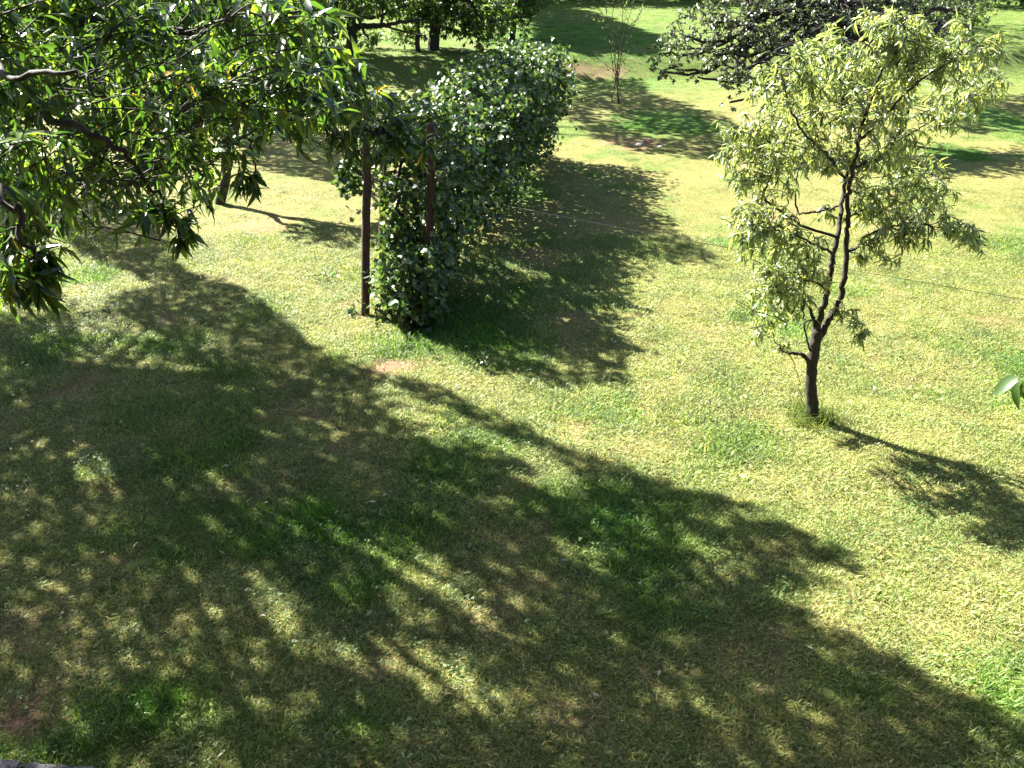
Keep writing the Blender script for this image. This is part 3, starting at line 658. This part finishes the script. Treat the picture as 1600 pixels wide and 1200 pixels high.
ptsA = shade_canopy(FG, (-8, 7, 2.3, 12), 112000, lambda x, y: 5.0 + 1.2 * fbm(x * .6, y * .6, 70) + .05 * (8 - y), GAPS, 1, .43)
X1 = [(80, 325), (180, 305), (245, 350), (290, 425), (225, 440), (120, 395)]
X2 = [(370, 215), (470, 195), (545, 225), (545, 292), (480, 275), (400, 262)]
X3 = [(-200, 430), (60, 440), (130, 480), (60, 505), (-200, 505)]
ptsA = np.concatenate([ptsA, shade_canopy(X3, (-13, 0, 8, 24), 42000, lambda x, y: 5.2 + x * 0, (), 3, .44)])
ptsX = np.concatenate([shade_canopy(X_, (-13, 0, 8, 24), 42000, lambda x, y: 5.2 + x * 0, (), 3, .40) for X_ in (X1, X2) for _ in range(3)])
shade_tree("added_shade_tree", "airy shade tree added far left beyond the small leaning tree", (-11.0, 21.0, float(ground_z(-11, 21))), ptsX, (.15, .07), M_CANOPY, .12, 14)
# two neighbouring crowns share this canopy
cut = ptsA[:, 0] + ptsA[:, 1] * .1
med = np.median(cut)
shade_tree("added_shade_tree", "tall broad shade tree added left of the lawn nearest the viewer", (-8.6, 6.8, float(ground_z(-8.6, 6.8))), ptsA[cut < med], (.14, .07), M_CANOPY, .22, 26)
shade_tree("added_shade_tree", "tall broad shade tree added left of the lawn behind the near peach", (-8.9, 11.0, float(ground_z(-8.9, 11.0))), ptsA[cut >= med], (.14, .07), M_CANOPY, .20, 26)
# far shades, each outline lifted into the crown of an added tree
F1 = [(830, 4), (900, 12), (960, 30), (1000, 48), (1045, 62), (1035, 84), (940, 84), (840, 82)]
F2 = [(840, 100), (900, 92), (975, 96), (1000, 125), (1020, 150), (1080, 165), (1135, 185), (1200, 215), (1150, 258), (1080, 246), (1000, 238), (930, 215), (870, 165)]
pB = shade_canopy(F1, (-2, 18, 30, 52), 120000, lambda x, y: 7 + x * 0, (), 5, .35)
shade_tree("added_shade_tree", "tall leafy shade tree added far back left of the top lawn", (-6.0, 47.0, float(ground_z(-6, 47))), pB, (.30, .16), M_CANOPY, .25, 16)
pC = shade_canopy(F2, (-1, 9, 17, 30), 30000, lambda x, y: 5.6 + x * 0, [(960, 185, 40, 8, .8), (900, 130, 20, 30, .6)], 8, .42)
shade_tree("added_shade_tree", "tall leafy shade tree added above the far end of the vine row", (-10.5, 26.0, float(ground_z(-10.5, 26.0))), pC, (.22, .11), M_CANOPY, .22, 16)
F6 = [(845, 245), (900, 272), (965, 312), (1060, 362), (1135, 408), (1060, 414), (960, 392), (900, 350), (850, 300)]
F7 = [(840, 470), (900, 480), (950, 515), (1000, 548), (930, 548), (860, 560), (800, 545)]
F9 = [(700, 548), (800, 540), (900, 548), (985, 556), (975, 580), (990, 604), (930, 596), (880, 602), (800, 588), (745, 572)]
F8 = [(860, 385), (930, 395), (1005, 432), (930, 435), (880, 440)]
q = np.concatenate([shade_canopy(F_, (-1, 6, 7, 20), 36000, lambda x, y: 4.7 + x * 0, (), 21, .42) for F_ in (F6, F7, F8, F9)])  # fills out the vine row's shadow from an added crown
shade_tree("added_shade_tree", "slim airy shade tree added just left of the vine row", (-6.6, 20.0, float(ground_z(-6.6, 20.0))), q, (.15, .07), M_CANOPY, .10, 14)
F3 = [(1500, 150), (1620, 148), (1700, 200), (1620, 208), (1500, 205)]
F4 = [(1440, 222), (1530, 230), (1620, 245), (1700, 280), (1600, 275), (1520, 262), (1450, 245)]
F5 = [(1500, 45), (1640, 40), (1700, 100), (1620, 105), (1540, 98)]
for F, bx, h, bs, lb in ((F3, (10, 22, 18, 32), 5.5, (7.5, 29.5), "tall shade tree added behind the dark plum tree"), (F5, (12, 34, 24, 52), 7, (15.0, 47.0), "tall shade tree added by the back hedge at the right")):
    q = shade_canopy(F, bx, 26000, lambda x, y: h + x * 0, (), 15, .42)
    shade_tree("added_shade_tree", lb, (bs[0], bs[1], float(ground_z(*bs))), q, (.24, .13), M_CANOPY, .2, 14)

# ------------------------------------------------------------------ dark plum tree, upper right
def gp(x, y): return (x, y, float(ground_z(x, y)))
bp = at_row(1395, 215, 20.0); bp = np.array(gp(bp[0], bp[1]))
pb = []
for px, py, Y, r in [(1030, 85, 17.5, .35), (1045, 105, 17.3, .4), (1080, 75, 17, .45), (1130, 110, 16, .5), (1180, 130, 15.8, .4), (1150, 60, 16.6, .7), (1065, 55, 17, .5), (1100, 30, 17, .6), (1120, 85, 16.5, .5), (1160, 20, 17, .8), (1150, 120, 15.8, .35), (1140, 160, 15.5, .2), (1030, 115, 17.5, .22), (1185, 75, 16.2, .6), (1230, 30, 16.8, .9), (1235, 110, 16, .5), (1290, 60, 16.5, .8), (1290, 0, 17, 1), (1340, 40, 17, .9), (1400, 0, 17.5, 1), (1420, 90, 17, .5),
                    (1470, 30, 18, .7), (1180, -40, 17.5, 1), (1300, -60, 18, 1.1), (1420, -60, 18, 1), (1340, 110, 16.5, .45), (1090, 120, 16.6, .22), (1200, 150, 15.6, .22), (1500, 10, 18, .5)]:
    Y *= 1.17; r *= 1.15; c = at_row(px, py, Y); pb.append((c[0], c[1], c[2], r, r, r * .7))
tree("plum_tree", "spreading plum tree with dark purplish leaves above the young peach", bp, 1.9, pb, (.08, .047), 25000, M_DARK, .16, 'oval', droop=.3)

# ------------------------------------------------------------------ leaning small tree behind the near boughs
bl = on_ground(338, 318); tl = at_row(372, 250, bl[1] - .1)
tree("small_tree", "small leaning tree in the lawn left of the vine row", bl, 1.0, [(tl[0] + .1, bl[1] - .2, 2.3, .7, .7, .5), (tl[0] + .9, bl[1] + .2, 2.6, .6, .6, .45), (tl[0] - .6, bl[1], 2.6, .7, .7, .5), (tl[0] + .3, bl[1] + .5, 3.1, .8, .8, .5)], (.12, .05), 3200, M_TREE, .10, 'oval', lean=(.42, -.1))

# ------------------------------------------------------------------ trees at the back, left of centre
def back_tree(px, py, label, blobs_px, r=.16, name="orchard_tree", h=1.6, nleaf=5000, leaf=(.16, .075), extra=None, mat=None):
    b = on_ground(px, py); bl = []
    for x, y, dy, rad in blobs_px:
        c = at_row(x, y, b[1] + dy); bl.append((c[0], c[1], max(c[2], b[2] + rad * .6), rad, rad, rad * .7))
    ex = [([at_row(x, y, b[1]) for x, y in e[0]], e[1], e[2]) for e in (extra or [])]
    return tree(name, label, b, h, bl, leaf, nleaf, mat or M_TREE, r, 'simple', "orchard trees at the back", extra=ex)
back_tree(548, 84, "thick dark orchard tree with a level side bough, back left", [(500, 30, 0, 1.1), (470, 0, 1, 1.5), (540, -20, 0, 1.4), (600, -8, 0, 1.0), (520, 60, -1, .6), (450, 50, 0, 1.1), (560, 5, -.6, .7), (575, 62, -1, .4), (545, 20, -.8, .5)], .20, nleaf=10000,
          extra=[([(548, 42), (575, 41), (600, 40), (620, 36), (660, 30)], .12, .04), ([(548, 26), (580, 27), (600, 22), (640, 6)], .08, .04), ([(596, 40), (597, 24), (598, 0)], .06, .04), ([(600, 40), (640, 52), (665, 56)], .04, .02)])
back_tree(652, 80, "thin straight orchard tree, back centre left", [(650, 35, 0, .6), (630, 5, 0, 1.0), (665, -10, 0, .9)], .09, h=2.2, nleaf=2600)
back_tree(676, 78, "leafy orchard tree with thick trunk behind the vine row", [(680, 30, 0, 1.0), (720, 25, 0, 1.0), (690, -5, 0, 1.3), (740, 48, -.5, .8), (760, 5, 0, 1.2), (640, 10, .5, 1.0), (775, 35, -.5, .8)], .22, nleaf=9000,
          extra=[([(676, 38), (720, 50), (750, 60)], .06, .03)])
back_tree(800, 62, "bushy orchard tree between the vine row and the top lawn", [(790, 20, 0, .9), (815, 5, 0, .9), (770, 45, 0, .7), (830, -15, 0, 1.1), (820, 45, -1, .4)], .12, nleaf=5000)
back_tree(430, 120, "orchard tree far left behind the near boughs", [(420, 70, 0, 1.2), (380, 30, 0, 1.4), (330, 60, 0, 1.3), (440, 20, 0, 1.2)], .14, nleaf=4000)
back_tree(150, 150, "orchard tree at far left seen through the near boughs", [(150, 80, 0, 1.6), (90, 60, 0, 1.5), (220, 60, 0, 1.5), (20, 80, 0, 1.4)], .16, nleaf=4500)
# bush by the mown edge
for px, py, lb in ((575, 75, "round low bush under the level bough"), (632, 78, "small rounded bush beside the thin orchard tree")):
    b = on_ground(px, py); tree("garden_bush", lb, b, .15, [(b[0], b[1], b[2] + .45, .7, .5, .4)], (.10, .05), 1300, M_TREE, .03, 'simple', "low bushes at the back", cat="bush")

# ------------------------------------------------------------------ many-stemmed sapling
def sapling():
    b = on_ground(962, 160); root = empty("sapling", b, "slender bare sapling of several upright thin stems on the far lawn", "sapling")
    W = Wood(); LV = Leaves()
    for k, (x1, y1, x2, y2) in enumerate([(958, 100, 945, -10), (962, 100, 958, -30), (966, 95, 975, -20), (970, 90, 990, 0), (960, 90, 930, 0), (968, 80, 1010, 10)]):
        p0 = b + np.array([rng.uniform(-.12, .12), rng.uniform(-.1, .1), -.05]); P = spline([p0, at_row(x1, y1, b[1] + rng.uniform(-.15, .15)), at_row(x2, y2, b[1] + rng.uniform(-.4, .4))], 8, .02)
        W.tube(P, np.linspace(.016, .006, len(P)), 6)
        for _ in range(12):
            i = rng.integers(5, len(P) - 1); d = P[i] + rand_dir(1)[0] * np.array([.7, .7, .3]) * rng.uniform(.3, .8) + np.array([0, 0, .3]); leafy_twig(W, LV, P[i], d, (.075, .03), 7, .1, .006)
    W.build("stem", M_TWIG, root); LV.build("foliage", M_PEACH, root, 'simple', .2, .2)
sapling()

# ------------------------------------------------------------------ back hedge and shrubs
def hedge(name, label, x0, x1, y0, h, n, seed):
    c = gp((x0 + x1) / 2, y0); root = empty(name, c, label, "hedge")
    LV = Leaves()
    x = rng.uniform(x0, x1, n); top = h * (.75 + .5 * fbm(x * .5, x * 0 + seed, seed)); z = top * rng.random(n) ** .8; y = y0 + rng.normal(0, .8, n) * (1 - .3 * z / h)
    P = np.stack([x, y, ground_z(x, y) + z], 1); k = fbm(x * 1.1, z * 1.1, seed + 3) > .33; P = P[k]; m = len(P)
    LV.add(P, rand_dir(m), unit(rand_dir(m) + np.array([0, -.3, .6])), .30 * (.6 + .7 * rng.random(m)), .17 * (.6 + .7 * rng.random(m)))
    for xx in np.arange(x0 + 1, x1, 2.5):
        b = np.array(gp(xx, y0)); Pp = spline([b - np.array([0, 0, .1]), b + np.array([.1, 0, h * .4]), b + np.array([-.1, 0, h * .8])], 4); W = Wood(); W.tube(Pp, np.linspace(.09, .03, len(Pp)), 6); W.build("stem", M_BARK, root)
    LV.build("foliage", M_TREE, root, 'simple', .2, .2)
hedge("hedge", "dark tall hedge closing the top lawn behind the sapling", -4, 22, 50.0, 5.0, 20000, 2)
hedge("hedge", "dense dark hedge at the back left behind the orchard trees", -36, -5, 46.0, 5.5, 22000, 3)
hedge("hedge", "dark hedge along the far right edge of the garden", 23, 50, 47.5, 5.0, 16000, 4)
b = on_ground(1520, 42); tree("garden_bush", "loose pale bush in front of the far right hedge", b, .4, [(b[0], b[1], b[2] + .6, .9, .6, .5), (b[0] - 1.2, b[1], b[2] + .7, .8, .6, .6)], (.13, .06), 1600, M_PEACH, .04, 'simple', cat="bush")
b = on_ground(1450, 60); tree("garden_bush", "dark green bush just behind the top of the young peach tree", b, .4, [(b[0], b[1], b[2] + 1.0, 1.2, .8, .9), (b[0] + 1.4, b[1], b[2] + .8, 1.0, .6, .7)], (.13, .06), 3000, M_TREE, .05, 'simple', cat="bush")

# ------------------------------------------------------------------ small plants
def weed(px, py, label, n, rad, ht, leaf, mat=None, name="weed_plant"):
    b = on_ground(px, py); root = empty(name, b, label, "plant"); W = Wood(); LV = Leaves()
    for _ in range(n):
        a = b + np.array([rng.normal(0, rad * .2), rng.normal(0, rad * .2), -.01]); t = b + np.array([rng.normal(0, rad), rng.normal(0, rad * .8), ht * rng.uniform(.4, 1)])
        leafy_twig(W, LV, a, t, leaf, 7, .1, .003, .2)
    W.build("stem", M_TWIG, root); LV.build("foliage", mat or M_VINE, root, 'oval', .3, .2)
weed(755, 572, "small dark leafy weed at the edge of the vine's shade", 8, .10, .14, (.05, .03))
weed(600, 495, "leafy weeds with pale leaves beside the left vine post", 14, .18, .34, (.07, .05))
weed(550, 492, "small clump of weeds left of the left vine post", 6, .09, .12, (.05, .035))
weed(645, 512, "dark weeds at the front foot of the vine row", 30, .28, .6, (.09, .06))
weed(720, 470, "feathery green weeds in shade right of the vine row", 22, .28, .5, (.10, .022), M_WEED)
weed(505, 440, "grey leafy weed in the sunny grass left of the vine row", 8, .14, .15, (.07, .022), M_WEED)
for px, py, lb in ((90, 1172, "bright grass tuft growing against the edging stones"), (140, 1168, "smaller grass tuft right of the bright one at the edging stones")):
    b = on_ground(px, py); t = tuft_mesh("grass_tuft", 110, .10, .06, .2, .005, .5, M_WEED); t.location = b; COL.objects.link(t); tag(t, lb, "grass tuft")

# ------------------------------------------------------------------ branch tip of another tree at the right edge
def right_tree():
    base = np.array([4.6, 2.6, float(ground_z(4.6, 2.6))])
    root = empty("cherry_tree", base, "tree beyond the right edge whose curled leaf tip reaches into view", "tree")
    W = Wood(); LV = Leaves(); tip = at_depth(1600, 586, 2.88)
    P = spline([base + np.array([0, 0, -.1]), base + np.array([-.05, 0, 1.2]), base + np.array([-.2, .1, 2.2])], 7, .01); W.tube(P, np.linspace(.13, .09, len(P)), 10, .2)
    B = spline([P[-4], (P[-4] + tip) / 2 + np.array([0, 0, .35]), tip + np.array([.12, 0, .10]), tip], 7, .005); W.tube(B, np.linspace(.03, .003, len(B)), 6)
    for px, py, dx, dz in ((1592, 588, -.9, -.5), (1598, 596, -.5, -.8), (1608, 592, -.2, -1)):
        s = at_depth(px, py, 2.88)[None]; LV.add(s, np.array([[dx, -.1, dz]]), np.array([[-.6, -.3, .6]]), .10, .045)
    for _ in range(14):
        t = P[-1] + rand_dir(1)[0] * np.array([.7, .8, .5]) + np.array([.6, 0, .9]); leafy_twig(W, LV, P[-1], t, (.11, .05), 12, .4, .008)
    for _ in range(6):
        q = B[10] + np.array([.5, 0, .1]) + rand_dir(1)[0] * .3; leafy_twig(W, LV, B[8], q, (.1, .05), 6, .4, .004)
    W.build("trunk", M_BARK, root); LV.build("crown", M_WEED, root, 'oval', .9, .3)
right_tree()

# ------------------------------------------------------------------ edging stones at the bottom left
def stone_mat():
    m, t, out = mat_new("edging_stone"); tc = t.nodes.new("ShaderNodeTexCoord"); n = t.nodes.new("ShaderNodeTexNoise"); n.inputs['Scale'].default_value = 28; n.inputs['Detail'].default_value = 8
    t.links.new(tc.outputs['Object'], n.inputs[0]); c = ramp(t, n.outputs[0], [(.3, (.05, .046, .05)), (.7, (.15, .14, .15))])
    p = t.nodes.new("ShaderNodeBsdfPrincipled"); t.links.new(c, p.inputs['Base Color']); p.inputs['Roughness'].default_value = .9
    b = t.nodes.new("ShaderNodeBump"); b.inputs['Strength'].default_value = .6; b.inputs['Distance'].default_value = .01; t.links.new(n.outputs[0], b.inputs['Height']); t.links.new(b.outputs[0], p.inputs['Normal']); t.links.new(p.outputs[0], out.inputs[0]); return m
M_STONE = stone_mat()
def stones():
    import bmesh
    E = [on_ground(*p) for p in ((-120, 1188), (-45, 1192), (44, 1198), (190, 1210), (330, 1224))]
    labels = ["grey edging stone cut by the left edge of the picture", "grey edging stone at the bottom left corner, left of the dark joint", "longest grey edging stone, right of the dark joint at the bottom left", "grey edging stone last to the right, sinking below the picture"]
    for k in range(4):
        a, b = E[k][:2], E[k + 1][:2]; d = (b - a); L = np.linalg.norm(d); d /= L; n = np.array([d[1], -d[0]]); g = .012
        bm = bmesh.new(); W_, H_ = .12, .05
        c = (a + b) / 2 + n * W_ / 2; z = float(ground_z(*c))
        bmesh.ops.create_cube(bm, size=1); bmesh.ops.scale(bm, vec=(L - 2 * g, W_, .22), verts=bm.verts)
        bmesh.ops.bevel(bm, geom=bm.edges[:], offset=.012, segments=2, affect='EDGES'); bmesh.ops.subdivide_edges(bm, edges=[e for e in bm.edges if e.calc_length() > .15], cuts=5, use_grid_fill=True)
        for v in bm.verts: v.co += Vector(rng.normal(0, .0022, 3))
        me = bpy.data.meshes.new("edging_stone"); bm.to_mesh(me); bm.free(); me.materials.append(M_STONE)
        o = bpy.data.objects.new("edging_stone", me); o.location = (c[0], c[1], z + H_ - .11); o.rotation_euler = (0, 0, math.atan2(d[1], d[0])); COL.objects.link(o)
        tag(o, labels[k], "edging stone", "edging stones along the bottom of the lawn")
stones()

# ------------------------------------------------------------------ rubble in the shaded bare patch, fallen leaves
def rubble():
    for k, (px, py, r, lb, red) in enumerate(((1012, 222, .09, "reddish broken brick lump on the bare patch under the far shade", 1), (1000, 226, .06, "small pale rubble stone left of the reddish brick lump", 0), (1030, 230, .05, "small pale rubble stone right of the reddish brick lump", 0))):
        import bmesh
        b = on_ground(px, py); bm = bmesh.new(); bmesh.ops.create_icosphere(bm, subdivisions=2, radius=r)
        for v in bm.verts: v.co *= 1 + rng.normal(0, .12); v.co.z *= .6; v.co.x *= 1.5
        me = bpy.data.meshes.new("rubble_stone"); bm.to_mesh(me); bm.free()
        m, t, out = mat_new("rubble"); n = t.nodes.new("ShaderNodeTexNoise"); n.inputs['Scale'].default_value = 20
        c = ramp(t, n.outputs[0], [(.3, (.22, .08, .06)), (.7, (.42, .2, .16))] if red else [(.3, (.3, .27, .25)), (.7, (.55, .5, .47))])
        p = t.nodes.new("ShaderNodeBsdfPrincipled"); t.links.new(c, p.inputs['Base Color']); p.inputs['Roughness'].default_value = .9; t.links.new(p.outputs[0], out.inputs[0])
        me.materials.append(m); o = bpy.data.objects.new("rubble_stone", me); o.location = b + np.array([0, 0, r * .2]); COL.objects.link(o)
        tag(o, lb, "stone", "rubble on the far bare patch")
rubble()
def litter():
    n = 1100; x = rng.uniform(-8, 9, n); y = rng.uniform(2.6, 16, n); k = rng.random(n) < .25 + .75 * (fbm(x, y, 88) > .52); x, y = x[k], y[k]; n = len(x)
    L = Leaves(); P = np.stack([x, y, ground_z(x, y) + .035 + .015 * rng.random(n)], 1); a = rng.random(n) * 6.28
    L.add(P, np.stack([np.cos(a), np.sin(a), rng.normal(0, .2, n)], 1), unit(rng.normal(0, .3, (n, 3)) + np.array([0, 0, 1])), .03 + .035 * rng.random(n), .012 + .01 * rng.random(n))
    m = leaf_mat("dry_leaf", [(0, (.18, .12, .06)), (.5, (.34, .28, .15)), (1, (.5, .45, .30))], .2, (1, 1, .8), .5, .5)
    tag(L.build("fallen_leaves", m, None, 'oval', .3, .3), "dry fallen leaves scattered in the grass", kind="stuff")
litter()

# ------------------------------------------------------------------ building behind the viewer and woods round the garden, added to block sky light
def added_house():
    import bmesh
    root = empty("added_house", (0, -4.4, 0), "unseen dark brick building with an upper window, added behind the viewer to block sky light", "added_house")
    def slab(name, boxes, mat):
        V, F = [], []
        for x0, x1, y0, y1, z0, z1 in boxes:
            n = len(V); V += [(x, y, z) for z in (z0, z1) for x, y in ((x0, y0), (x1, y0), (x1, y1), (x0, y1))]
            F += [[n, n + 3, n + 2, n + 1], [n + 4, n + 5, n + 6, n + 7]] + [[n + a, n + (a + 1) % 4, n + 4 + (a + 1) % 4, n + 4 + a] for a in range(4)]
        return mesh_obj(name, np.array(V, float), [np.array(F)], mat, root, smooth=False)
    mb, t, out = mat_new("house_brick"); tc = t.nodes.new("ShaderNodeTexCoord"); mp = t.nodes.new("ShaderNodeMapping"); mp.inputs['Rotation'].default_value = (math.pi / 2, 0, 0)
    bt = t.nodes.new("ShaderNodeTexBrick"); bt.inputs['Scale'].default_value = 4.5; bt.inputs['Color1'].default_value = (.10, .045, .03, 1); bt.inputs['Color2'].default_value = (.07, .035, .025, 1); bt.inputs['Mortar'].default_value = (.14, .12, .10, 1)
    t.links.new(tc.outputs['Object'], mp.inputs[0]); t.links.new(mp.outputs[0], bt.inputs[0]); p = t.nodes.new("ShaderNodeBsdfPrincipled"); p.inputs['Roughness'].default_value = .9; t.links.new(bt.outputs[0], p.inputs['Base Color']); t.links.new(p.outputs[0], out.inputs[0])
    def flat(nm, c, ro):
        m, t, out = mat_new(nm); p = t.nodes.new("ShaderNodeBsdfPrincipled"); p.inputs['Base Color'].default_value = (*c, 1); p.inputs['Roughness'].default_value = ro; t.links.new(p.outputs[0], out.inputs[0]); return m
    slab("wall", [(-8, -1, -.7, -.4, -.2, 6.4), (1, 8, -.7, -.4, -.2, 6.4), (-1, 1, -.7, -.4, -.2, 3.2), (-1, 1, -.7, -.4, 5.4, 6.4), (-8, -7.7, -8.4, -.7, -.2, 6.4), (7.7, 8, -8.4, -.7, -.2, 6.4), (-8, 8, -8.7, -8.4, -.2, 6.4)], mb)
    mr = flat("roof_tile", (.06, .035, .03), .8)
    V = [(-8.6, 1.9, 5.5), (8.6, 1.9, 5.5), (8.6, -4.5, 9.6), (-8.6, -4.5, 9.6), (-8.6, -9.4, 6.3), (8.6, -9.4, 6.3)]  # eave drawn far forward to block sky over the near lawn
    V = V + [(x, y, z + .15) for x, y, z in V]
    mesh_obj("roof", np.array(V, float), [np.array([[0, 3, 2, 1], [3, 4, 5, 2], [6, 7, 8, 9], [9, 8, 11, 10], [0, 1, 7, 6], [4, 10, 11, 5]])], mr, root, smooth=False)
    for x in (-5.5, 5.5):
        for z in (1.0, 3.9):
            f = slab("window", [(x - .7, x + .7, -.395, -.36, z, z + .08), (x - .7, x + .7, -.395, -.36, z + 1.3, z + 1.38), (x - .7, x - .62, -.395, -.36, z + .08, z + 1.3), (x + .62, x + .7, -.395, -.36, z + .08, z + 1.3)], flat("window_frame", (.5, .5, .48), .5))
            g = slab("pane", [(x - .62, x + .62, -.39, -.375, z + .08, z + 1.3)], flat("window_glass", (.02, .025, .03), .05)); g.parent = f; g.location = (0, 0, 0)
            f.location = (0, 0, 0)
added_house()
def woods():
    n = 26000; L = Leaves(); ang = rng.uniform(-math.pi * 1.12, math.pi * .98, n)       # all round, added to block sky light
    R = rng.uniform(40, 50, n); lump = fbm(ang * 9, ang * 0, 4)
    x, y = np.sin(ang) * R, np.cos(ang) * R + 12; top = 9 + 5 * lump; z = top * rng.random(n) ** .8
    low = (ang > -1.25) & (ang < -.3); z[low] *= .85
    P = np.stack([x, y, z], 1); P = P[~((np.abs(x) < 40) & (y < 49))] if False else P[(y > 53) | (np.abs(x) > 34) | (y < -12)]
    m = len(P); L.add(P, rand_dir(m), rand_dir(m), 1.1 * (.6 + .7 * rng.random(m)), .7 * (.6 + .7 * rng.random(m)))
    tag(L.build("added_woodland", M_TREE, None, 'simple', .2, .2), "woods added all round the garden beyond the hedges to block sky light", kind="stuff")
woods()
